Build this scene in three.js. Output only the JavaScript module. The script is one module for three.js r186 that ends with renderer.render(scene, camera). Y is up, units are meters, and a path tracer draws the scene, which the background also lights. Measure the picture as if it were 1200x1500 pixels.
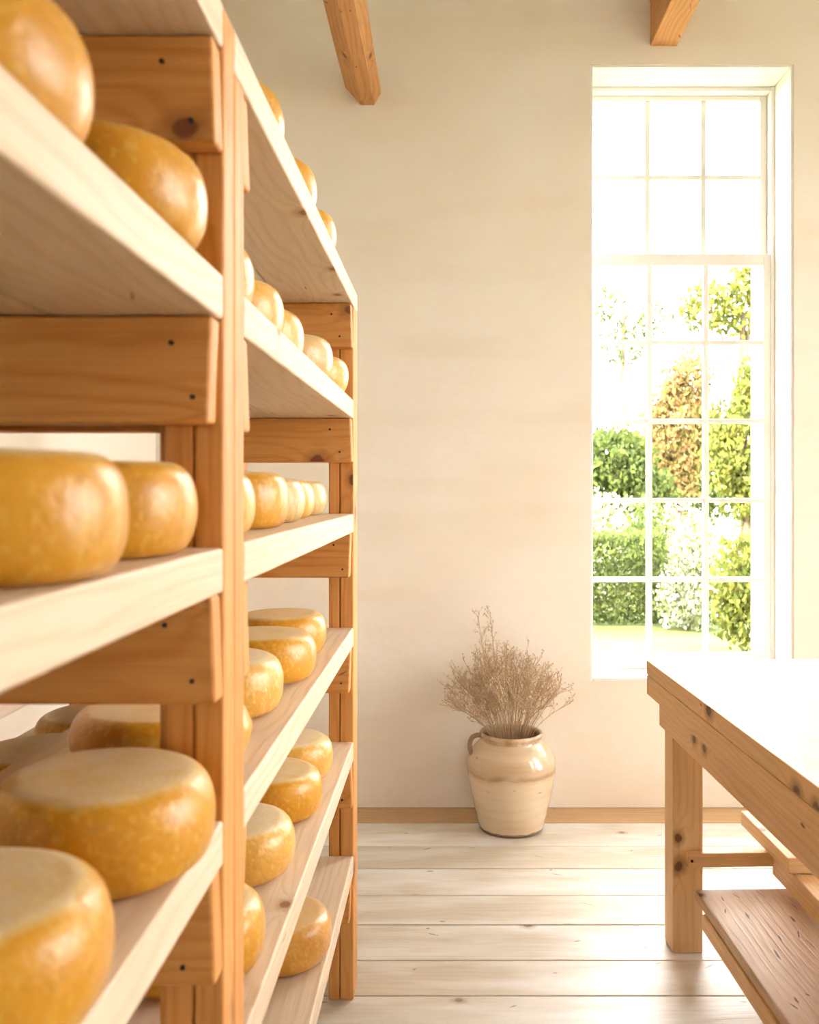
import * as THREE from 'three';
import { RoundedBoxGeometry } from 'three/addons/geometries/RoundedBoxGeometry.js';
import { mergeGeometries } from 'three/addons/utils/BufferGeometryUtils.js';

// ---------------------------------------------------------------- camera, sky, sun, exposure
const scene = new THREE.Scene();
const EYE = 1.35;                                                   // metres above the floor
const camera = new THREE.PerspectiveCamera(59.96, 0.8, 0.05, 200);
camera.position.set(0, EYE, 0);                                      // level, looking along -z
camera.setViewOffset(1200, 1500, -55, 33, 1200, 1500);               // shifted lens
camera.focus = 2.6;
camera.userData.fStop = 5.4;

scene.background = new THREE.Color(1.0, 0.985, 0.965);                  // bright hazy sky
scene.backgroundIntensity = 15;

const sun = new THREE.DirectionalLight(0xfff0d8, 14);                // high sun behind the left of the house: it lights the garden only
sun.position.set(-6, 9, 4.5);
sun.target.position.set(2, 0, -8);
sun.castShadow = true;
sun.shadow.mapSize.set(2048, 2048);
Object.assign(sun.shadow.camera, { left: -20, right: 20, top: 20, bottom: -20, near: 0.5, far: 60 });
scene.add(sun, sun.target);

const renderer = new THREE.WebGLRenderer({ antialias: true });
renderer.toneMapping = THREE.LinearToneMapping;
renderer.toneMappingExposure = 1.48;
renderer.shadowMap.enabled = true;

// ---------------------------------------------------------------- helpers
let seed = 7;
const rnd = () => { seed = (seed * 1664525 + 1013904223) >>> 0; return seed / 4294967296; };
const rr = (a, b) => a + (b - a) * rnd();
const used = {};
function numbered(n) {
  if (!(n in used)) { used[n] = 0; return n; }
  used[n] += 1;
  return n + '_' + String(used[n]).padStart(3, '0');
}
function mesh(name, geo, mat, parent) {
  const m = new THREE.Mesh(geo, mat);
  m.name = parent ? name : numbered(name);
  m.castShadow = m.receiveShadow = true;
  (parent || scene).add(m);
  return m;
}
function group(name, parent) {
  const g = new THREE.Group();
  g.name = parent ? name : numbered(name);
  (parent || scene).add(g);
  return g;
}
function tag(o, label, category, grp) {
  o.userData.label = label; o.userData.category = category;
  if (grp) o.userData.group = grp;
  return o;
}
function structure(o, label, category) { o.userData.kind = 'structure'; if (label) o.userData.label = label; if (category) o.userData.category = category; return o; }

// uv in texture tiles; grain runs along the longest side of the piece
const TU = 1.6, TV = 0.4;
function grainUV(g, axis, ou, ov) {
  const p = g.attributes.position, n = g.attributes.normal, uv = new Float32Array(p.count * 2);
  const P = [0, 0, 0], N = [0, 0, 0];
  for (let t = 0; t < p.count; t += 3) {
    N[0] = N[1] = N[2] = 0;
    for (let k = 0; k < 3; k++) { N[0] += Math.abs(n.getX(t + k)); N[1] += Math.abs(n.getY(t + k)); N[2] += Math.abs(n.getZ(t + k)); }
    const d = N[0] >= N[1] && N[0] >= N[2] ? 0 : N[1] >= N[2] ? 1 : 2;
    for (let k = t; k < t + 3; k++) {
      P[0] = p.getX(k); P[1] = p.getY(k); P[2] = p.getZ(k);
      let u, v;
      if (d === axis) { const [a, b] = [0, 1, 2].filter((q) => q !== axis); u = P[a] * 0.3; v = P[b]; }
      else { u = P[axis]; v = P[3 - axis - d]; if (d > axis) v += 0.13; }
      uv[k * 2] = u / TU + ou; uv[k * 2 + 1] = v / TV + ov;
    }
  }
  g.setAttribute('uv', new THREE.BufferAttribute(uv, 2));
  return g;
}
// a board between two corners (depth d counts away from the camera, so z = -d)
function boardGeo(x0, x1, y0, y1, z0, z1, bevel = 0.003, axis) {
  const w = x1 - x0, h = y1 - y0, d = z1 - z0;
  const g = new RoundedBoxGeometry(w, h, d, 1, Math.min(bevel, w / 3, h / 3, d / 3));
  const ax = axis ?? (w >= h && w >= d ? 0 : h >= d ? 1 : 2);
  grainUV(g, ax, rnd(), rnd());
  g.translate((x0 + x1) / 2, (y0 + y1) / 2, (z0 + z1) / 2);
  return g;
}
const dep = (d0, d1) => [-d1, -d0];                                  // depth range to z range
function board(name, x0, x1, y0, y1, d0, d1, mat, parent, bevel, axis) {
  return mesh(name, boardGeo(x0, x1, y0, y1, ...dep(d0, d1), bevel, axis), mat, parent);
}

// ---------------------------------------------------------------- textures
function lattice(s) {
  const t = new Float32Array(4096);
  let q = s >>> 0;
  for (let i = 0; i < 4096; i++) { q = (q * 1664525 + 1013904223) >>> 0; t[i] = q / 4294967296; }
  return (x, y, px, py) => {                                          // value noise with periods px, py
    const xi = Math.floor(x), yi = Math.floor(y), fx = x - xi, fy = y - yi;
    const a = xi % px, b = yi % py, a1 = a + 1 === px ? 0 : a + 1, b1 = b + 1 === py ? 0 : b + 1;
    const A = a * 73 ^ (a * a * 7), A1 = a1 * 73 ^ (a1 * a1 * 7), B = b * 1031, B1 = b1 * 1031;
    const sx = fx * fx * (3 - 2 * fx), sy = fy * fy * (3 - 2 * fy);
    const p = t[(A + B) & 4095], q = t[(A + B1) & 4095];
    const l = p + (t[(A1 + B) & 4095] - p) * sx, m = q + (t[(A1 + B1) & 4095] - q) * sx;
    return l + (m - l) * sy;
  };
}
function fbm(N, x, y, px, py, oct) {
  let s = 0, a = 0.5, f = 1, tot = 0;
  for (let o = 0; o < oct; o++) { s += a * N(x * f + o * 17, y * f + o * 31, px * f, py * f); tot += a; a *= 0.5; f *= 2; }
  return s / tot;
}
const mix3 = (a, b, t) => [a[0] + (b[0] - a[0]) * t, a[1] + (b[1] - a[1]) * t, a[2] + (b[2] - a[2]) * t];
const sat = (x) => Math.max(0, Math.min(1, x));
function texture(w, h, fn, srgb = true) {
  const d = new Uint8Array(w * h * 4);
  for (let j = 0; j < h; j++) for (let i = 0; i < w; i++) {
    const c = fn(i / w, j / h), k = (j * w + i) * 4;
    d[k] = c[0]; d[k + 1] = c[1]; d[k + 2] = c[2]; d[k + 3] = 255;
  }
  const t = new THREE.DataTexture(d, w, h);
  t.wrapS = t.wrapT = THREE.RepeatWrapping;
  t.magFilter = THREE.LinearFilter; t.minFilter = THREE.LinearMipmapLinearFilter; t.generateMipmaps = true;
  if (srgb) t.colorSpace = THREE.SRGBColorSpace;
  t.needsUpdate = true;
  return t;
}
// pine: long grain with rings that swing round knots; colour and relief
function pine(s, base, grain, dark, { rings = 26, knots = 5, marks = 0, wash = null, contrast = 1 } = {}) {
  const N = lattice(s), ks = [];
  let q = s * 977 + 3;
  const r = () => { q = (q * 1664525 + 1013904223) >>> 0; return q / 4294967296; };
  for (let k = 0; k < knots; k++) ks.push([r(), r(), 0.010 + 0.012 * r()]);
  const ms = [];
  for (let k = 0; k < marks; k++) ms.push([r(), r(), 0.006 + 0.02 * r(), 0.0015 + 0.003 * r(), (r() - 0.5) * 1.2]);
  const W = 1024, H = 256, relief = new Float32Array(W * H);
  const map = texture(W, H, (u, v) => {
    let swing = 1.6 * fbm(N, u * 3, v * 4, 3, 4, 3) + 0.5 * fbm(N, u * 8, v * 10, 8, 10, 2), knot = 0;
    for (const [ku, kv, kr] of ks) {
      let du = u - ku; du -= Math.round(du); let dv = v - kv; dv -= Math.round(dv);
      du *= TU; dv *= TV;
      const e = (du * du) / (9 * kr * kr) + (dv * dv) / (kr * kr * 4);
      swing += Math.sign(dv) * 0.9 * Math.exp(-e) ;
      const d2 = Math.sqrt(du * du * 0.55 + dv * dv) / kr + 0.3 * (N(u * 90, v * 40, 90, 40) - 0.5);
      knot = Math.max(knot, sat((0.85 - d2) * 3));
      knot = Math.max(knot, 0.4 * sat(1.7 - d2));
    }
    const ring = 0.5 + 0.5 * Math.sin(2 * Math.PI * (rings * 0.7 * v + swing * 2.0));
    const fib = fbm(N, u * 20, v * 160, 20, 160, 2), patch = fbm(N, u * 4 + 5, v * 3, 4, 3, 3);
    let g = sat((Math.pow(ring, 3) * 0.42 + (fib - 0.4) * 0.6 + (patch - 0.45) * 0.7) * contrast);
    let c = mix3(base, grain, g);
    if (wash) c = mix3(c, wash, sat((fbm(N, u * 6 + 2, v * 7, 6, 7, 4) - 0.36) * 2.6));
    let cut = knot * 0.9;
    for (const [mu, mv, ml, mw, ma] of ms) {
      let du = u - mu; du -= Math.round(du); let dv = v - mv; dv -= Math.round(dv);
      du *= TU; dv *= TV;
      const a = du * Math.cos(ma) + dv * Math.sin(ma), b = -du * Math.sin(ma) + dv * Math.cos(ma);
      const e = Math.sqrt((a * a) / (ml * ml) + (b * b) / (mw * mw)) + 0.6 * (N(u * 200, v * 80, 200, 80) - 0.5);
      cut = Math.max(cut, 0.75 * sat((1 - e) * 2));
    }
    c = mix3(c, dark, sat(cut));
    relief[(Math.round(v * H) % H) * W + (Math.round(u * W) % W)] = sat(0.55 + 0.3 * (fib - 0.5) - 0.2 * Math.pow(ring, 3) - 0.6 * cut);
    return c;
  });
  const bump = texture(W, H, (u, v) => { const k = 255 * relief[(Math.round(v * H) % H) * W + (Math.round(u * W) % W)]; return [k, k, k]; }, false);
  return { map, bump };
}
const std = (o) => new THREE.MeshStandardMaterial(o);
const wood = (t, roughness, bumpScale = 0.0012, tint = 0xffffff) => std({ map: t.map, bumpMap: t.bump, bumpScale, roughness, color: tint });

const tShelf = pine(11, [226, 204, 178], [212, 182, 146], [150, 92, 50], { knots: 5, marks: 5 });
const tFrame = pine(23, [217, 154, 84], [198, 124, 54], [110, 56, 25], { knots: 6, marks: 3, contrast: 1.1 });
const tTable = pine(37, [224, 186, 136], [206, 162, 110], [92, 54, 28], { knots: 5, marks: 7, contrast: 1.1 });
const tTopSheen = pine(41, [236, 218, 194], [222, 198, 168], [168, 128, 92], { knots: 2, marks: 4, wash: [242, 232, 218] });  // pale table surface, part of it window sheen put into the colour
const tWorn = pine(53, [190, 154, 116], [172, 132, 94], [76, 46, 26], { knots: 4, marks: 60, wash: [198, 170, 140], contrast: 1.2 });
const tFloorA = pine(61, [212, 202, 188], [200, 186, 166], [136, 108, 84], { knots: 2, marks: 12, wash: [231, 228, 224], contrast: 0.9 });
const tFloorB = pine(67, [208, 197, 181], [195, 178, 156], [130, 102, 78], { knots: 3, marks: 13, wash: [228, 224, 219], contrast: 0.9 });
const tFloorBrownShade = pine(71, [206, 170, 128], [188, 148, 104], [110, 70, 42], { knots: 3, marks: 10, contrast: 1.1 });  // unwashed brown plank, its tone also holding the shade along the wall
const tBeam = pine(79, [206, 150, 92], [180, 120, 64], [96, 58, 30], { knots: 4, marks: 26, contrast: 1.2 });
const tFrameB = pine(29, [217, 154, 84], [198, 124, 54], [110, 56, 25], { knots: 7, marks: 3, contrast: 1.1 });   // same wood, another board
const M = {
  shelf: wood(tShelf, 0.55), frame: wood(tFrame, 0.55), frameB: wood(tFrameB, 0.55), table: wood(tTable, 0.5), top: wood(tTopSheen, 0.42, 0.0008),
  worn: wood(tWorn, 0.5, 0.002), floorA: wood(tFloorA, 0.4), floorB: wood(tFloorB, 0.4), floorBrownShade: wood(tFloorBrownShade, 0.48), beam: wood(tBeam, 0.7, 0.002),
};
const nPl = lattice(101);
const plasterMap = texture(1024, 1024, (u, v) => {
  const a = fbm(nPl, u * 5, v * 5, 5, 5, 5), b = fbm(nPl, u * 3 + 9, v * 14, 3, 14, 4), s = fbm(nPl, u * 40, v * 40, 40, 40, 2);
  let c = mix3([243, 234, 222], [239, 226, 208], sat((a - 0.36) * 1.9));
  c = mix3(c, [230, 212, 189], 0.3 * sat((b - 0.56) * 4));
  return mix3(c, [246, 232, 214], 0.3 * sat((s - 0.5) * 2));
});
const plasterBump = texture(1024, 1024, (u, v) => {
  const k = 255 * sat(0.75 * fbm(nPl, u * 7 + 3, v * 7, 7, 7, 6) + 0.25 * fbm(nPl, u * 7, v * 16 + 7, 7, 16, 4));
  return [k, k, k];
}, false);
M.plaster = std({ map: plasterMap, bumpMap: plasterBump, bumpScale: 0.012, roughness: 0.92 });
M.ceiling = std({ color: new THREE.Color(0.84, 0.79, 0.71), roughness: 0.95 });
M.paint = std({ color: new THREE.Color(0.86, 0.83, 0.78), roughness: 0.45 });
M.glass = new THREE.MeshPhysicalMaterial({ color: 0xffffff, transmission: 1, thickness: 0, roughness: 0, ior: 1.45 });
M.nail = std({ color: new THREE.Color(0.03, 0.018, 0.01), roughness: 0.6 });

// ---------------------------------------------------------------- room shell
const WALL = 3.766, LEFT = -1.237, RIGHT = 3.1, REAR = -7.0, CEIL = 3.78, T = 0.5;
function wallGeo(w, h, holes, depth = T) {
  const s = new THREE.Shape([[0, 0], [w, 0], [w, h], [0, h]].map(([x, y]) => new THREE.Vector2(x, y)));
  for (const [x0, x1, y0, y1] of holes) s.holes.push(new THREE.Path([[x0, y0], [x0, y1], [x1, y1], [x1, y0]].map(([x, y]) => new THREE.Vector2(x, y))));
  const g = new THREE.ExtrudeGeometry(s, { depth, bevelEnabled: false });
  const uv = g.attributes.uv;
  for (let i = 0; i < uv.count; i++) uv.setXY(i, uv.getX(i) / 2.1, uv.getY(i) / 2.1);
  return g;
}
const WIN = { x0: 0.608, x1: 1.472, y0: 0.536, y1: 3.155 };
{ // back wall with the tall window (its room face stands at depth WALL)
  const x0 = LEFT - T, g = wallGeo(RIGHT + T - x0, CEIL + 0.1, [[WIN.x0 - x0, WIN.x1 - x0, WIN.y0, WIN.y1]]);
  g.translate(x0, 0, -WALL - T);
  structure(mesh('wall_back', g, M.plaster), 'cream lime plaster wall with the tall sash window', 'wall');
}
const addedSideWindows = [0.9, 2.1], addedFrontWindow = 2.3;                                    // near edges of the added right-wall windows; offset of the added front one
{
  const len = WALL + T - REAR, w = WIN.x1 - WIN.x0;
  const gl = wallGeo(len, CEIL + 0.1, []); gl.rotateY(Math.PI / 2); gl.translate(LEFT - T, 0, -REAR);
  structure(mesh('wall_left', gl, M.plaster), 'cream plaster wall behind the cheese racks', 'wall');
  const gr = wallGeo(len, CEIL + 0.1, addedSideWindows.map((d) => [d - REAR, d - REAR + w, WIN.y0, WIN.y1]));
  gr.rotateY(Math.PI / 2); gr.translate(RIGHT, 0, -REAR);
  structure(mesh('wall_right', gr, M.plaster), 'cream plaster wall with added windows across from the cheese racks', 'wall');
  const fx = LEFT - T, gf = wallGeo(RIGHT - LEFT + 2 * T, CEIL + 0.1, [[addedFrontWindow - WIN.x1 - fx, addedFrontWindow - WIN.x0 - fx, WIN.y0, WIN.y1]]); gf.translate(LEFT - T, 0, -REAR);
  structure(mesh('wall_front', gf, M.plaster), 'cream plaster wall facing the work table and back window', 'wall');
  const c = new THREE.BoxGeometry(RIGHT - LEFT + 2 * T, 0.3, WALL - REAR + 2 * T);
  c.translate((RIGHT + LEFT) / 2, CEIL + 0.25, -(WALL + REAR) / 2);
  structure(mesh('ceiling', c, M.ceiling), 'plain pale ceiling above the beams', 'ceiling');
}
{ // floor of wide boards running across the room
  const fl = structure(group('floor'), 'wide whitewashed wooden floorboards', 'floor');
  const cuts = [3.765, 3.596, 3.362, 3.162, 2.955, 2.755, 2.547, 2.368];
  while (cuts[cuts.length - 1] > REAR + 0.25) cuts.push(cuts[cuts.length - 1] - rr(0.19, 0.215));
  cuts.push(REAR);
  for (let i = 0; i + 1 < cuts.length; i++) {
    const m = i === 0 ? M.floorBrownShade : i % 2 ? M.floorA : M.floorB;  // plank at the back wall has the shade below the sill painted in
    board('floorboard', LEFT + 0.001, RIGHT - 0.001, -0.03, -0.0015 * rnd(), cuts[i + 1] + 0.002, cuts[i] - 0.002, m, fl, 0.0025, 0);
  }
  const sub = new THREE.BoxGeometry(RIGHT - LEFT + 2 * T, 0.2, WALL - REAR + 2 * T);
  sub.translate((RIGHT + LEFT) / 2, -0.131, -(WALL + REAR) / 2);
  mesh('subfloor', sub, std({ color: new THREE.Color(0.12, 0.07, 0.035), roughness: 0.9 }), fl);
}

// ---------------------------------------------------------------- tall sash windows
function sashWindow(name, label) {
  const g = structure(group(name), label, 'window');
  const { x0, x1, y0, y1 } = WIN, gx0 = 0.65, gx1 = 1.411, mx = [0.904, 1.157];
  const lin = (nm, ...a) => board(nm, ...a, M.paint, g, 0.004);
  // linings of the recess
  lin('jamb', x0 - 0.002, x0 + 0.012, y0, y1, WALL + 0.004, WALL + T);
  lin('jamb', x1 - 0.012, x1 + 0.002, y0, y1, WALL + 0.004, WALL + T);
  lin('head', x0 + 0.012, x1 - 0.012, y1 - 0.012, y1 + 0.002, WALL + 0.004, WALL + T);
  lin('sill', x0 + 0.012, x1 - 0.012, y0 - 0.002, y0 + 0.014, WALL + 0.004, WALL + T);
  // outer frame
  lin('frame', x0 + 0.012, x0 + 0.03, y0 + 0.014, y1 - 0.012, WALL + 0.185, WALL + 0.28);
  lin('frame', x1 - 0.03, x1 - 0.012, y0 + 0.014, y1 - 0.012, WALL + 0.185, WALL + 0.28);
  lin('frame', x0 + 0.03, x1 - 0.03, y1 - 0.032, y1 - 0.012, WALL + 0.185, WALL + 0.28);
  const sash = (nm, d0, bottom, glassY, top) => {                     // glassY: edges of the glass from below
    const s = group(nm, g), d1 = d0 + 0.036, p = (n, ...a) => board(n, ...a, M.paint, s, 0.003);
    p('stile', x0 + 0.03, gx0, bottom, top, d0, d1); p('stile', gx1, x1 - 0.03, bottom, top, d0, d1);
    p('rail', gx0, gx1, bottom, glassY[0], d0, d1); p('rail', gx0, gx1, glassY[glassY.length - 1], top, d0, d1);
    for (const x of mx) p('muntin', x - 0.0115, x + 0.0115, glassY[0], glassY[glassY.length - 1], d0 + 0.004, d1 - 0.004);
    const xs = [gx0, ...mx, gx1];
    for (let j = 0; j + 1 < glassY.length; j++) for (let i = 0; i < 3; i++) {
      const a = xs[i] + (i ? 0.0115 : 0), b = xs[i + 1] - (i < 2 ? 0.0115 : 0), lo = glassY[j] + (j ? 0.0105 : 0), hi = glassY[j + 1] - (j + 2 < glassY.length ? 0.0105 : 0);
      if (j) p('muntin', a, b, glassY[j] - 0.0105, glassY[j] + 0.0105, d0 + 0.005, d1 - 0.005);
      const pg = new THREE.PlaneGeometry(b - a, hi - lo); pg.translate((a + b) / 2, (lo + hi) / 2, -(d0 + 0.018));
      mesh('pane', pg, M.glass, s);
    }
  };
  sash('lower_sash', WALL + 0.19, y0 + 0.014, [0.62, 0.947, 1.301, 1.655, 2.006, 2.349], 2.40);
  sash('upper_sash', WALL + 0.232, 2.372, [2.412, 2.758, 3.103], y1 - 0.032);
  return g;
}
const win = sashWindow('window_1', 'tall white sash window of small panes in a deep recess, between two beams');
addedSideWindows.forEach((d, i) => {
  const w = win.clone(); w.name = 'window_' + (i + 2); scene.add(w);  // unseen windows, added to light the back wall and rack edges
  w.userData = { ...win.userData, label: ['sash window added for light in the right wall, the one farther from the back corner', 'sash window added for light in the right wall, the one nearer the back corner'][i] };
  // the window's room face (z = -WALL) turns to x = RIGHT
  w.rotation.y = -Math.PI / 2;
  w.position.set(RIGHT - WALL, 0, -d - WIN.x1);
});
{
  const w = win.clone(); w.name = 'window_4'; scene.add(w);  // unseen window, added as fill light from behind the camera
  w.userData = { ...win.userData, label: 'sash window added for fill light in the wall opposite the back window' };
  w.rotation.y = Math.PI; w.position.set(addedFrontWindow, 0, -REAR - WALL);
}

// ---------------------------------------------------------------- roof timbers
{
  // purlin set on its edge, above the racks
  const prof = [[-0.427, 3.055], [-0.362, 2.985], [-0.312, 2.985], [-0.284, 3.032], [-0.347, 3.115]];
  const s = new THREE.Shape(prof.map(([x, y]) => new THREE.Vector2(x, y)));
  const len = WALL - REAR + 0.1, g = new THREE.ExtrudeGeometry(s, { depth: len, bevelEnabled: true, bevelSize: 0.004, bevelThickness: 0.004, bevelSegments: 1, steps: 26 });
  const p = g.attributes.position, N = lattice(5);
  for (let i = 0; i < p.count; i++) {
    const k = Math.round(p.getZ(i) * 30) + Math.round(p.getY(i) * 90) * 13;
    p.setX(i, p.getX(i) + 0.007 * (N(k * 0.37, 1.5, 997, 997) - 0.5)); p.setY(i, p.getY(i) + 0.007 * (N(k * 0.37, 7.5, 997, 997) - 0.5));
  }
  g.computeVertexNormals(); grainUV(g, 2, 0.1, 0.3); g.translate(0, 0, -WALL - 0.06);
  tag(mesh('roof_beam', g, M.beam), 'rough wooden roof beam set on its edge, above the cheese racks', 'beam', 'roof beams');
  const b2 = board('roof_beam', 0.862, 0.976, 3.232, 3.47, REAR + 0.02, WALL + 0.05, M.beam, null, 0.005, 2);
  tag(b2, 'square-cut wooden roof beam ending in the wall above the tall window', 'beam', 'roof beams');
}

// ---------------------------------------------------------------- cheese racks
const levels = [1.887, 1.587, 1.286, 0.985, 0.684, 0.383];           // shelf tops
const SH = 0.05, CB = 0.116, CT = 0.035;
function crossBoard(parent, xf, xb, top, d0, nails) {
  const g = boardGeo(xb, xf, top - CB, top, ...dep(d0, d0 + CT), 0.005, 0);
  const p = g.attributes.position, j = rr(-0.0035, 0.0035);
  for (let i = 0; i < p.count; i++) if (p.getX(i) > xf - 0.02) p.setX(i, p.getX(i) - 0.004 + 0.004 * (p.getY(i) - top) / CB * (j > 0 ? 1 : -1));
  const c = mesh('cross_board', g, rnd() < 0.5 ? M.frame : M.frameB, parent);
  if (nails) for (const [nx, ny] of nails) {
    const n = new THREE.CylinderGeometry(0.0028, 0.0028, 0.003, 10); n.rotateX(Math.PI / 2); n.translate(xf - nx, top - ny, -d0 + 0.0008);
    mesh('nail', n, M.nail, c);
  }
  return c;
}
function rack(label, { xf, depth, d0, d1, frames, tops, postTop, shelfEnds }) {
  const r = tag(group('cheese_rack'), label, 'rack', 'cheese racks');
  const xb = xf - depth;
  for (const f of frames) {
    const [pd0, pd1, wide, side] = f;                                  // post depth range, laminated widths, side of the cross boards (-1 towards d0)
    board('post_board', xf - wide[0], xf, 0, postTop, pd0, pd1, M.frame, r, 0.004, 1);
    board('post_board', xf - wide[0] - wide[1], xf - wide[0] - 0.0012, 0, postTop - 0.001, pd0 + 0.0008, pd1, M.frameB, r, 0.003, 1);
    board('post_board', xb, xb + 0.033, 0, postTop, pd0, pd1, M.frame, r, 0.004, 1);
    for (const t of tops) {
      const nails = [[rr(0.04, 0.06), 0.03], [rr(0.024, 0.036), rr(0.082, 0.096)],  [depth - 0.03, 0.03], [depth - 0.035, 0.085]];
      crossBoard(r, xf, xb, t - SH - 0.0005, side < 0 ? pd0 - CT : pd1, nails);
    }
  }
  tops.forEach((t, i) => {
    const [a, b] = i === 0 && shelfEnds ? shelfEnds : [d0, d1];
    const cut = xf - 0.178 + rr(-0.01, 0.01);
    board('shelf_board', cut, xf, t - SH, t, a, b, M.shelf, r, 0.004, 2);
    board('shelf_board', xb, cut - 0.002, t - SH, t - 0.0008, a, b, M.shelf, r, 0.004, 2);
  });
  return r;
}
const XF = -0.247, DEPTH = 0.335;
rack('pine cheese rack standing farther from the tall window, against the next rack', {
  xf: XF, depth: DEPTH, d0: -0.8, d1: 0.9815, tops: levels, postTop: 1.886,
  frames: [[0.982, 1.031, [0.033, 0.033], -1], [-0.85, -0.801, [0.033, 0.033], 1]],
});
rack('pine cheese rack standing on the side nearest the tall window and back wall', {
  xf: XF, depth: DEPTH, d0: 1.0815, d1: 2.3455, tops: levels, postTop: 1.8365, shelfEnds: [1.0325, 2.445],
  frames: [[1.0325, 1.081, [0.033, 0.055], 1], [2.346, 2.445, [0.036, 0.03], -1]],
});
const low = [1.09, 0.80, 0.51];
rack('low pine rack along the left wall behind the other racks', {
  xf: -0.6, depth: 0.36, d0: 0.9, d1: 2.25, tops: low, postTop: 1.089,
  frames: [[0.85, 0.899, [0.033, 0.033], 1], [2.2505, 2.30, [0.033, 0.033], -1]],
});

// ---------------------------------------------------------------- cheese wheels
const nC = lattice(211);
function cheeseMap(off, side, deep, speck, top) {
  const map = texture(768, 384, (u, v) => {
    const a = fbm(nC, u * 12 + off, v * 5, 12, 5, 4), s = fbm(nC, u * 110 + off * 3, v * 44, 110, 44, 2), b = fbm(nC, u * 5 + off, v * 3 + 4, 5, 3, 3);
    let c = mix3(side, deep, sat((a - 0.38) * 1.8));
    c = mix3(c, speck, 0.5 * sat((s - 0.52) * 3.6) * sat(0.35 + (b - 0.35) * 2.4));
    // pale dry bloom grown over the flat top, its rim uneven
    const edge = 0.655 + 0.05 * (fbm(nC, u * 16 + 3, v * 2, 16, 2, 4) - 0.5);
    const bloom = mix3(top, speck, 0.5 * sat((s - 0.52) * 3));
    return mix3(c, mix3(bloom, side, 0.35 * sat((a - 0.45) * 3)), sat((v - edge) * 30));
  });
  return map;
}
const cheeseBump = texture(1024, 512, (u, v) => { const k = 255 * (0.6 * fbm(nC, u * 50, v * 22, 50, 22, 3) + 0.4 * fbm(nC, u * 120, v * 50, 120, 50, 2)); return [k, k, k]; }, false);
function topMap(off, side, speck, top) {
  return texture(384, 384, (u, v) => {
    const a = fbm(nC, u * 5 + off, v * 5, 5, 5, 4), s = fbm(nC, u * 34 + off, v * 34, 34, 34, 3);
    return mix3(mix3(top, speck, 0.5 * sat((s - 0.5) * 3)), side, 0.3 * sat((a - 0.46) * 3));
  });
}
const topBump = texture(384, 384, (u, v) => { const k = 255 * (0.6 * fbm(nC, u * 20, v * 20, 20, 20, 3) + 0.4 * fbm(nC, u * 60, v * 60, 60, 60, 2)); return [k, k, k]; }, false);
const cheeseMats = [
  [0, [216, 154, 40], [200, 134, 26], [232, 196, 112], [230, 202, 156]],
  [3, [226, 174, 80], [212, 152, 56], [242, 216, 156], [234, 212, 174]],
  [7, [218, 156, 68], [196, 128, 44], [226, 182, 110], [222, 180, 124]],
  [9, [212, 174, 112], [190, 148, 86], [234, 216, 180], [210, 188, 156]],
].map(([off, side, deep, speck, top]) => [
  new THREE.MeshPhysicalMaterial({ map: cheeseMap(off, side, deep, speck, top), bumpMap: cheeseBump, bumpScale: 0.0012, roughness: 0.36, clearcoat: 0.25, clearcoatRoughness: 0.3 }),
  std({ map: topMap(off, side, speck, top), bumpMap: topBump, bumpScale: 0.001, roughness: 0.55 }),
]);
function cheeseGeo(R, h, k) {
  const pts = [[0.0005, 0], [R * 0.5, 0], [R - 0.026, 0.0002], [R - 0.012, 0.006], [R - 0.003, 0.022], [R, 0.042], [R - 0.002, h - 0.026], [R - 0.009, h - 0.010], [R - 0.021, h - 0.0015], [R - 0.036, h], [R * 0.4, h + 0.0005], [0.0005, h]];
  const c = new THREE.CatmullRomCurve3(pts.map(([x, y]) => new THREE.Vector3(x, y, 0)), false, 'centripetal');
  const sp = c.getSpacedPoints(46).map((p) => new THREE.Vector2(Math.max(0.0004, p.x), Math.max(0, p.y)));
  const g = new THREE.LatheGeometry(sp, 72), p = g.attributes.position;
  for (let i = 0; i < p.count; i++) {
    const a = Math.atan2(p.getZ(i), p.getX(i)), r = Math.hypot(p.getX(i), p.getZ(i)), y = p.getY(i);
    const w = 1 + 0.010 * Math.sin(2 * a + k) + 0.006 * Math.sin(3 * a + k * 2.3) + 0.004 * Math.sin(5 * a + k * 4.1 + y * 30);
    p.setX(i, Math.cos(a) * r * w); p.setZ(i, Math.sin(a) * r * w);
    if (y > 0.01) p.setY(i, y + 0.0016 * Math.sin(a + k * 1.7) * (r / R));
  }
  g.computeVertexNormals();
  // rind round the side (uv round the wheel) and flat top (uv straight down), two materials of one mesh
  const nr = sp.length, jt = sp.findIndex((q, j) => j > nr / 2 && q.y > h - 0.004 && q.x < R - 0.026), side = [], cap = [], idx = g.index.array;
  for (let i = 0; i < idx.length; i += 3) (Math.min(idx[i] % nr, idx[i + 1] % nr, idx[i + 2] % nr) >= jt ? cap : side).push(idx[i], idx[i + 1], idx[i + 2]);
  const a = g.clone(), b = g.clone(), uv = b.attributes.uv;
  for (let i = 0; i < p.count; i++) uv.setXY(i, p.getX(i) / 0.26 + 0.5, p.getZ(i) / 0.26 + 0.5);
  a.setIndex(side); b.setIndex(cap);
  return mergeGeometries([a, b], true);
}
const cheeseGeos = [cheeseGeo(0.105, 0.09, 0.3), cheeseGeo(0.105, 0.092, 1.9), cheeseGeo(0.105, 0.086, 4.4), cheeseGeo(0.12, 0.092, 2.7), cheeseGeo(0.12, 0.072, 5.1)];
const ORD = ['first', 'second', 'third', 'fourth', 'fifth', 'sixth'];
const TINT = ['golden', 'pale yellow', 'deep orange', 'greyish yellow'];
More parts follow.
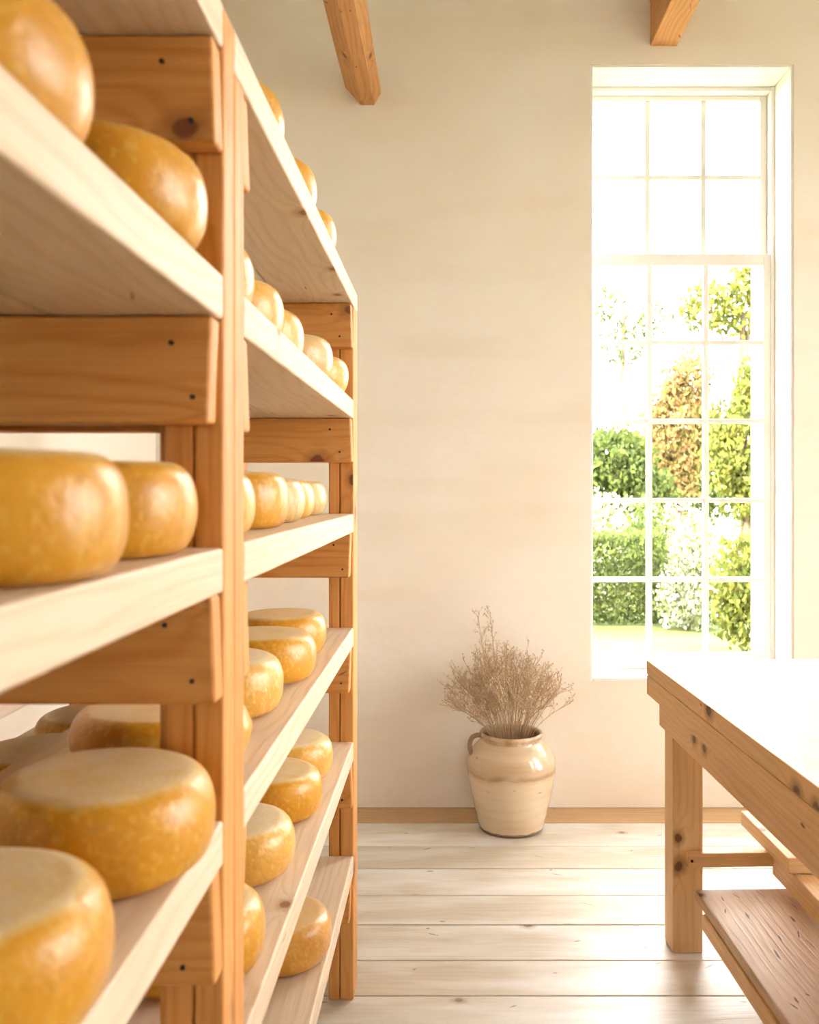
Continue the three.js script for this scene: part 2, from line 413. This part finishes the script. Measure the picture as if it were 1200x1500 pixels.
function cheese(x, y, d, gi, mi, label, grp) {
  const m = mesh('round_cheese', cheeseGeos[gi], cheeseMats[mi]);
  m.position.set(x, y, -d); m.rotation.y = rr(0, 6.28);
  tag(m, label, 'cheese', grp);
}
const wheels = {   // shelf from the top: wheels as [x, depth, shape, tint]
  near: { 2: [[-0.352, 0.60, 0, 0], [-0.342, 0.865, 1, 0]], 3: [[-0.337, 0.63, 1, 0], [-0.35, 0.86, 0, 0]], 4: [[-0.34, 0.605, 0, 0], [-0.332, 0.862, 1, 0]] },
  far: {
    1: [[-0.362, 1.40, 0, 0], [-0.358, 1.72, 1, 0], [-0.358, 2.02, 0, 0]],
    2: [[-0.367, 1.19, 1, 0], [-0.367, 1.42, 0, 1], [-0.372, 1.65, 1, 1], [-0.355, 1.93, 1, 3], [-0.348, 2.2, 2, 1]],
    3: [[-0.367, 1.20, 0, 1], [-0.367, 1.47, 1, 0], [-0.381, 1.72, 2, 3], [-0.397, 1.95, 2, 1], [-0.405, 2.2, 2, 3]],
    4: [[-0.388, 1.21, 4, 0], [-0.376, 1.46, 1, 1], [-0.359, 1.715, 0, 0], [-0.374, 1.98, 0, 0]],
    5: [[-0.362, 1.24, 1, 0], [-0.372, 1.555, 0, 1], [-0.362, 1.825, 1, 0], [-0.37, 2.07, 0, 1]],
    6: [[-0.365, 1.40, 0, 1], [-0.345, 1.84, 1, 2]],
  },
};
for (const [which, shelves] of Object.entries(wheels)) for (const [s, list] of Object.entries(shelves)) list.forEach(([x, d, gi, mi], i) => {
  const fromPost = which === 'near' ? ORD[list.length - 1 - i] : ORD[i];
  const where = which === 'near' ? 'farther rack' : 'window-side rack';
  cheese(x, levels[s - 1], d, gi, mi, `${TINT[mi]} cheese on ${ORD[s - 1]} shelf from top of ${where}, ${fromPost} from shared posts`, `cheese wheels on ${ORD[s - 1]} shelf of ${where}`);
});
[[-0.725, 1.58, 0.80, 3, 0, 'broad cheese wheel on the low rear rack, first from its near end'], [-0.725, 1.84, 0.80, 3, 0, 'broad cheese wheel on the low rear rack, second from its near end']]
  .forEach(([x, d, y, gi, mi, l]) => cheese(x, y, d, gi, mi, l, 'cheese wheels on the low rear rack'));

// ---------------------------------------------------------------- work table
{
  const t = tag(group('work_table'), 'long wooden work table with thick pale top and square legs, near the window', 'table');
  t.position.set(0.6155, 0, -2.74); t.rotation.y = 0.0346;
  const L = 2.15, W = 0.95;
  const b = (n, x0, x1, y0, y1, z0, z1, m, bev, ax) => mesh(n, boardGeo(x0, x1, y0, y1, z0, z1, bev ?? 0.004, ax), m, t);
  const top = boardGeo(0, W, 0.780, 0.824, 0, L, 0.003, 2);           // upper face only: scrubbed pale, with window sheen painted into its colour
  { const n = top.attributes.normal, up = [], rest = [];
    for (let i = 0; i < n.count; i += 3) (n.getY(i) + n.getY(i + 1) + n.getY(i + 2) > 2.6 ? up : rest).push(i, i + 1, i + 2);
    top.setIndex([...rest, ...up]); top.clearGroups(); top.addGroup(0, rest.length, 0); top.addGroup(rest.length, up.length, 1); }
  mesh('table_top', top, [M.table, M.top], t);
  b('under_top', 0.0005, W - 0.0005, 0.719, 0.7785, 0.0005, L - 0.0005, M.table, 0.003, 2);
  b('apron', 0.030, 0.062, 0.631, 0.719, 0.035, L - 0.035, M.table, 0.003, 2);
  b('apron', W - 0.062, W - 0.030, 0.631, 0.719, 0.035, L - 0.035, M.table, 0.003, 2);
  b('apron', 0.062, W - 0.062, 0.631, 0.719, 0.04, 0.07, M.table, 0.003, 0);
  b('apron', 0.062, W - 0.062, 0.631, 0.719, L - 0.07, L - 0.04, M.table, 0.003, 0);
  for (const lx of [0.036, W - 0.125]) for (const lz of [0.073, L - 0.16]) b('leg', lx, lx + 0.089, 0, 0.655, lz, lz + 0.087, M.table, 0.004, 1);
  for (const lz of [0.1605, L - 0.186]) {
    const st = b('cross_stretcher', 0.073, W - 0.073, 0.259, 0.3, lz, lz + 0.025, M.table, 0.003, 0);
    const n = new THREE.CylinderGeometry(0.004, 0.004, 0.003, 10); n.rotateX(Math.PI / 2); n.translate(0.084, 0.279, lz + 0.0255);
    mesh('nail', n, M.nail, st);
  }
  b('long_stretcher', 0.318, 0.385, 0.238, 0.299, 0.186, L - 0.187, M.table, 0.004, 2);
  // low shelf: thick worn board with a rail along its edge
  const sg = boardGeo(0.080, 0.52, 0.184, 0.214, 0.22, L - 0.22, 0.007, 2);
  mesh('lower_shelf', sg, M.worn, t);
  b('shelf_rail', 0.074, 0.112, 0.138, 0.1835, 0.30, L - 0.26, M.table, 0.007, 2);
  b('shelf_rail', 0.482, 0.52, 0.138, 0.1835, 0.30, L - 0.26, M.table, 0.007, 2);
  for (const lz of [0.80, L - 0.50]) b('shelf_foot', 0.2, 0.42, 0, 0.1835, lz, lz + 0.06, M.table, 0.004, 0);
  const blk = mesh('timber_offcut', boardGeo(0, 0.12, 0, 0.044, -0.18, 0.18, 0.004, 2), M.table);
  tag(blk, 'short thick timber offcut lying on the stretcher under work table', 'timber');
  blk.position.set(0.985 - 0.06, 0.3005, -2.6); blk.rotation.y = 0.03;
}

// ---------------------------------------------------------------- stoneware jar and dried flowers
const POT = new THREE.Vector3(0.257, 0, -3.555);
{
  const jar = tag(group('stoneware_jar'), 'large cream glazed stoneware jar holding dried flowers by the wall', 'jar');
  jar.position.copy(POT);
  const prof = [[0.001, 0.004], [0.112, 0.002], [0.122, 0.0], [0.128, 0.006], [0.131, 0.02], [0.141, 0.06], [0.154, 0.11], [0.166, 0.165], [0.174, 0.215], [0.178, 0.25], [0.1775, 0.268], [0.171, 0.286], [0.158, 0.31], [0.140, 0.332], [0.124, 0.348], [0.1185, 0.357], [0.119, 0.363], [0.1245, 0.368], [0.126, 0.375], [0.123, 0.381], [0.116, 0.382], [0.111, 0.376], [0.110, 0.36], [0.125, 0.33], [0.16, 0.26], [0.15, 0.15], [0.12, 0.03], [0.001, 0.02]];
  const c = new THREE.CatmullRomCurve3(prof.map(([x, y]) => new THREE.Vector3(x, y, 0)), false, 'centripetal');
  const sp = c.getSpacedPoints(140).map((p) => new THREE.Vector2(Math.max(0.0005, p.x), Math.max(0, p.y)));
  const g = new THREE.LatheGeometry(sp, 96), p = g.attributes.position, uv = g.attributes.uv;
  for (let i = 0; i < p.count; i++) {
    const a = Math.atan2(p.getZ(i), p.getX(i)), y = p.getY(i), r = Math.hypot(p.getX(i), p.getZ(i));
    const w = 1 + 0.004 * Math.sin(2 * a + 1) + 0.0025 * Math.sin(y * 120 + a) + 0.002 * Math.sin(y * 70);
    p.setX(i, Math.cos(a) * r * w); p.setZ(i, Math.sin(a) * r * w);
    uv.setY(i, y / 0.4);
  }
  g.computeVertexNormals();
  const n = lattice(301);
  const glaze = texture(1024, 512, (u, v) => {
    const a = fbm(n, u * 4, v * 14, 4, 14, 4), s = fbm(n, u * 30, v * 20, 30, 20, 3), run = fbm(n, u * 22, v * 2, 22, 2, 3);
    const y = v * 0.4;
    let c = mix3([220, 200, 170], [204, 178, 142], sat((a - 0.36) * 2.2));
    if (y > 0.232 + 0.018 * (run - 0.5)) c = mix3([212, 190, 160], [192, 162, 126], sat((a - 0.32) * 2));   // second dip of glaze over the shoulder
    const rim = Math.exp(-Math.pow((y - 0.236 - 0.02 * (run - 0.5)) / 0.011, 2));
    c = mix3(c, [150, 108, 66], 0.5 * rim * sat(0.35 + (s - 0.3) * 2));
    if (y > 0.352) c = mix3(c, [168, 132, 94], 0.75 * sat(0.4 + (s - 0.4) * 2));
    if (y < 0.012 + 0.008 * (s - 0.4)) c = mix3(c, [120, 84, 54], 0.8);
    return mix3(c, [140, 98, 60], 0.5 * sat((s - 0.8) * 8));
  });
  glaze.wrapT = THREE.ClampToEdgeWrapping;
  const M1 = new THREE.MeshPhysicalMaterial({ map: glaze, roughness: 0.3, clearcoat: 1, clearcoatRoughness: 0.07 });
  mesh('body', g, M1, jar);
  const hp = new THREE.CatmullRomCurve3([[-0.112, 0.368, 0.022], [-0.132, 0.374, 0.026], [-0.156, 0.366, 0.03], [-0.166, 0.345, 0.032], [-0.165, 0.318, 0.032], [-0.158, 0.298, 0.03]].map((q) => new THREE.Vector3(...q)));
  const hg = new THREE.TubeGeometry(hp, 24, 0.0095, 10);
  mesh('handle', hg, std({ color: new THREE.Color(0.33, 0.21, 0.115), roughness: 0.35 }), jar);
}
{
  const bq = tag(group('dried_flowers'), 'spray of brown dried flower stems in the stoneware jar', 'flowers');
  bq.position.set(POT.x, 0.02, POT.z);
  const stemM = [std({ color: new THREE.Color(0.58, 0.41, 0.25), roughness: 0.8 }), std({ color: new THREE.Color(0.6, 0.43, 0.26), roughness: 0.8 }), std({ color: new THREE.Color(0.48, 0.32, 0.18), roughness: 0.8 })];
  const budM = [std({ color: new THREE.Color(0.68, 0.51, 0.33), roughness: 0.85 }), std({ color: new THREE.Color(0.56, 0.39, 0.23), roughness: 0.85 })];
  const tube = (a, b, c, r) => new THREE.TubeGeometry(new THREE.QuadraticBezierCurve3(a, b, c), 5, r, 4);
  const NS = 100;
  for (let i = 0; i < NS; i++) {
    const tall = i === 0 || i === 1;
    const az = rr(0, Math.PI * 2), q = Math.pow(rnd(), 0.55);
    let lean = q * 0.27, h = 0.37 + 0.335 * (1 - q * q * 0.62) * rr(0.72, 1.0);
    let dx = Math.cos(az) * lean - 0.02, dz = Math.sin(az) * lean * 0.75;
    if (POT.z - dz * 0 + dz < -WALL + 0.03) dz = -WALL + 0.04 - POT.z;
    if (tall) { dx = i ? -0.085 : -0.135; dz = 0.03; h = i ? 0.845 : 0.83; }
    const mouth = Math.min(1, Math.hypot(dx, dz) / 0.25) * 0.096, k = Math.atan2(dz, dx);
    const foot = new THREE.Vector3(Math.cos(k + rr(-0.5, 0.5)) * mouth * 0.5, 0.12, Math.sin(k) * mouth * 0.5);
    const m0 = new THREE.Vector3(Math.cos(k) * mouth, 0.365, Math.sin(k) * mouth);
    const tip = new THREE.Vector3(dx, h, dz), mid = m0.clone().lerp(tip, 0.5).add(new THREE.Vector3(dx * -0.03 + rr(-0.012, 0.012), 0.012, rr(-0.01, 0.01)));
    const geos = [new THREE.TubeGeometry(new THREE.CatmullRomCurve3([foot, m0, mid, tip]), 14, 0.0014, 5)], buds = [];
    const path = new THREE.CatmullRomCurve3([m0, mid, tip]);
    const nb = tall ? 12 : 7;
    for (let j = 0; j < nb; j++) {
      const s = tall ? 0.45 + 0.55 * (j / nb) : 0.22 + 0.78 * Math.pow(j / nb, 0.8), a = path.getPoint(s), dir = path.getTangent(s);
      const side = new THREE.Vector3(rr(-1, 1), rr(-0.1, 0.8), rr(-0.8, 0.8)).normalize();
      const len = rr(0.03, 0.075) * (tall ? 0.8 : 1), e = a.clone().addScaledVector(dir, len * 0.75).addScaledVector(side, len * 0.6);
      if (POT.z + e.z < -WALL + 0.012) e.z = -WALL + 0.012 - POT.z;
      geos.push(tube(a, a.clone().addScaledVector(dir, len * 0.6), e, 0.001));
      for (let q2 = 0; q2 < 3; q2++) {
        const f = e.clone().add(new THREE.Vector3(rr(-0.014, 0.014), rr(-0.004, 0.018), rr(-0.012, 0.012)));
        if (POT.z + f.z < -WALL + 0.008) f.z = -WALL + 0.008 - POT.z;
        geos.push(tube(a.clone().lerp(e, 0.7), e.clone().lerp(f, 0.3), f, 0.0007));
        const bg = new THREE.IcosahedronGeometry(rr(0.0018, 0.0034), 0); bg.scale(1, rr(1, 1.5), 1); bg.translate(f.x, f.y, f.z); buds.push(bg);
      }
    }
    const st = mesh('stem', mergeGeometries(geos.map((g) => (g.index ? g.toNonIndexed() : g))), stemM[i % 3], bq);
    mesh('flower_heads', mergeGeometries(buds), budM[i % 2], st).userData.kind = 'stuff';   // specks too small to pick apart
  }
}

// ---------------------------------------------------------------- garden
const gx = (px, d) => ((px - 655) / 1300) * d;
{
  const n = lattice(401);
  const lawn = texture(512, 512, (u, v) => mix3(mix3([82, 98, 34], [66, 80, 24], fbm(n, u * 60, v * 60, 60, 60, 2)), [108, 110, 54], 0.6 * sat((fbm(n, u * 6, v * 6, 6, 6, 3) - 0.5) * 4)));
  lawn.repeat.set(14, 14);
  const g = new THREE.PlaneGeometry(80, 80); g.rotateX(-Math.PI / 2); g.translate(4, -0.06, -8);
  structure(mesh('ground', g, std({ map: lawn, roughness: 0.95 })), 'sunlit green lawn outside the window', 'lawn');
  const leaf = new THREE.BufferGeometry();
  leaf.setAttribute('position', new THREE.Float32BufferAttribute([0, -0.5, 0, 0.28, 0, 0.06, 0, 0.5, -0.04, -0.28, 0, 0.06], 3));
  leaf.setIndex([0, 1, 2, 0, 2, 3]); leaf.computeVertexNormals();
  const leafM = new THREE.MeshPhysicalMaterial({ color: 0xffffff, roughness: 0.95, specularIntensity: 0.25, transmission: 0.3, thickness: 0, side: THREE.DoubleSide });
  const bark = std({ color: new THREE.Color(0.10, 0.07, 0.045), roughness: 0.9 });
  function plant(name, label, cat, grp, { x, d, blobs, count, size, cols, trunk }) {
    const t = tag(group(name), label, cat, grp); t.position.set(x, -0.06, -d);
    if (trunk) {
      const [h, r] = trunk, geos = [];
      const main = new THREE.TubeGeometry(new THREE.CatmullRomCurve3([[0, 0, 0], [0.03, h * 0.4, 0.02], [-0.04, h * 0.75, 0], [0.02, h, 0]].map((q) => new THREE.Vector3(...q))), 10, r, 7);
      geos.push(main);
      blobs.forEach(([bx, by, bz]) => geos.push(new THREE.TubeGeometry(new THREE.QuadraticBezierCurve3(new THREE.Vector3(0, h * 0.55, 0), new THREE.Vector3(bx * 0.3, (h * 0.6 + by) / 2, bz * 0.3), new THREE.Vector3(bx, by, bz)), 8, r * 0.4, 5)));
      mesh('trunk', mergeGeometries(geos), bark, t);
    }
    const im = new THREE.InstancedMesh(leaf, leafM, count); im.name = 'foliage'; im.userData.kind = 'stuff'; im.castShadow = im.receiveShadow = true;
    const m = new THREE.Matrix4(), q = new THREE.Quaternion(), e = new THREE.Euler(), col = new THREE.Color();
    const vol = blobs.map(([, , , a, b, c]) => a * b * c), tot = vol.reduce((s, v) => s + v, 0);
    for (let i = 0; i < count; i++) {
      let pick = rnd() * tot, k = 0; while (k < blobs.length - 1 && (pick -= vol[k]) > 0) k++;
      const [bx, by, bz, a, b, c, box] = blobs[k];
      let px, py, pz;
      if (box) { px = rr(-1, 1); py = rr(-1, 1); pz = rr(-1, 1); const f = Math.floor(rnd() * 5); if (f === 0) py = rr(0.85, 1.05); else if (f < 3) pz = rr(0.82, 1.05); else if (f === 3) px = rr(-1.02, -0.85); }
      else { const th = rr(0, 6.283), cz = rr(-1, 1), s = Math.sqrt(1 - cz * cz), r = Math.pow(rr(0.25, 1), 0.5) * (1 + 0.25 * Math.sin(th * 5 + k) * Math.sin(cz * 7 + k * 2)); px = s * Math.cos(th) * r; py = cz * r; pz = s * Math.sin(th) * r; }
      const sz = size * rr(0.6, 1.3);
      e.set(rr(-1.2, 1.2), rr(0, 6.28), rr(-1.2, 1.2)); q.setFromEuler(e);
      m.compose(new THREE.Vector3(bx + px * a, Math.max(0.03, by + py * b), bz + pz * c), q, new THREE.Vector3(sz, sz, sz)); im.setMatrixAt(i, m);
      const cc = cols[Math.floor(rnd() * cols.length)], w = rr(0.75, 1.25); col.setRGB(cc[0] * w, cc[1] * w, cc[2] * w); im.setColorAt(i, col);
    }
    t.add(im);
    return t;
  }
  const G1 = [[0.075, 0.105, 0.022], [0.105, 0.135, 0.03], [0.05, 0.075, 0.018]], G2 = [[0.13, 0.14, 0.022], [0.17, 0.165, 0.03], [0.085, 0.11, 0.02]], G3 = [[0.20, 0.15, 0.05], [0.16, 0.15, 0.04], [0.22, 0.12, 0.05]], WH = [[0.5, 0.5, 0.42], [0.14, 0.17, 0.05], [0.3, 0.32, 0.2]];
  plant('box_hedge', 'clipped green hedge at the far edge of the lawn', 'hedge', null, { x: 1.65, d: 9.7, blobs: [[0, 0.46, 0, 0.62, 0.46, 0.5, true]], count: 9000, size: 0.06, cols: G1 });
  plant('garden_shrub', 'dark upright shrub between hedge and white-flowering bush', 'shrub', 'garden shrubs', { x: 2.36, d: 10.4, blobs: [[0, 0.7, 0, 0.28, 0.65, 0.28], [0.05, 0.4, 0, 0.25, 0.4, 0.25]], count: 2600, size: 0.06, cols: G1, trunk: [0.9, 0.03] });
  plant('garden_shrub', 'white-flowering cone-shaped bush in the middle of the lawn edge', 'shrub', 'garden shrubs', { x: 2.5, d: 9.0, blobs: [[0, 0.32, 0, 0.38, 0.36, 0.36], [0, 0.72, 0, 0.25, 0.4, 0.25], [0, 1.05, 0, 0.12, 0.22, 0.12]], count: 5200, size: 0.055, cols: WH });
  plant('garden_shrub', 'broad yellow-green leafy bush growing on the lawn nearest the window', 'shrub', 'garden shrubs', { x: 2.72, d: 7.7, blobs: [[0, 0.62, 0, 0.42, 0.42, 0.4], [-0.2, 0.35, 0.1, 0.25, 0.3, 0.25], [0.28, 0.45, 0, 0.28, 0.45, 0.3]], count: 4600, size: 0.07, cols: G2, trunk: [0.5, 0.03] });
  plant('garden_shrub', 'tall pale bush rising behind the clipped hedge', 'shrub', 'garden shrubs', { x: 1.9, d: 11.5, blobs: [[0, 0.7, 0, 0.7, 0.72, 0.5], [0.9, 0.6, 0, 0.5, 0.65, 0.4]], count: 6000, size: 0.08, cols: WH });
  plant('garden_tree', 'bushy dark green tree standing behind the clipped hedge', 'tree', 'garden trees', { x: 3.0, d: 16, blobs: [[0, 1.9, 0, 0.75, 0.6, 0.6], [0.5, 1.4, 0, 0.6, 0.5, 0.5], [-0.5, 1.3, 0, 0.5, 0.5, 0.5]], count: 8000, size: 0.12, cols: G1, trunk: [1.7, 0.06] });
  plant('garden_tree', 'tree with yellow and orange leaves in the garden', 'tree', 'garden trees', { x: 4.7, d: 18, blobs: [[0, 2.6, 0, 0.7, 1.1, 0.6], [0.2, 3.6, 0, 0.5, 0.6, 0.5], [-0.2, 1.6, 0, 0.6, 0.6, 0.5]], count: 6500, size: 0.13, cols: G3, trunk: [3.2, 0.07] });
  plant('garden_tree', 'dense low yellow-green tree beside the orange-leaved tree', 'tree', 'garden trees', { x: 4.7, d: 14, blobs: [[0, 2.1, 0, 0.62, 0.85, 0.6], [0.35, 3.0, 0, 0.5, 0.55, 0.5], [0.3, 1.3, 0, 0.6, 0.5, 0.5]], count: 9500, size: 0.11, cols: G2, trunk: [2.6, 0.07] });
  plant('garden_tree', 'broad pale green tree filling the gaps behind the other trees', 'tree', 'garden trees', { x: 6.2, d: 25, blobs: [[-1.6, 2.0, 0, 1.3, 1.3, 0.8], [0.4, 2.6, 0, 1.3, 1.5, 0.8], [1.6, 2.0, 0, 1.2, 1.4, 0.8], [-0.6, 1.0, 0, 2.2, 0.9, 0.8]], count: 9000, size: 0.2, cols: G1, trunk: [2.6, 0.1] });
  plant('garden_tree', 'tall thin tree with sparse high leaves behind others', 'tree', 'garden trees', { x: 4.6, d: 23, blobs: [[0, 5.2, 0, 0.75, 0.7, 0.6], [0.7, 5.8, 0, 0.5, 0.6, 0.5], [-0.4, 6.2, 0, 0.5, 0.5, 0.5]], count: 900, size: 0.15, cols: G1, trunk: [6, 0.05] });
  plant('garden_tree', 'tall tree with yellow-green crown above the dense low tree', 'tree', 'garden trees', { x: 5.0, d: 15, blobs: [[-0.55, 4.5, 0, 0.55, 0.45, 0.5], [0.2, 4.9, 0, 0.5, 0.5, 0.5], [0.1, 4.2, 0, 0.4, 0.3, 0.4]], count: 1900, size: 0.13, cols: G2, trunk: [4.4, 0.06] });
}

renderer.render(scene, camera);
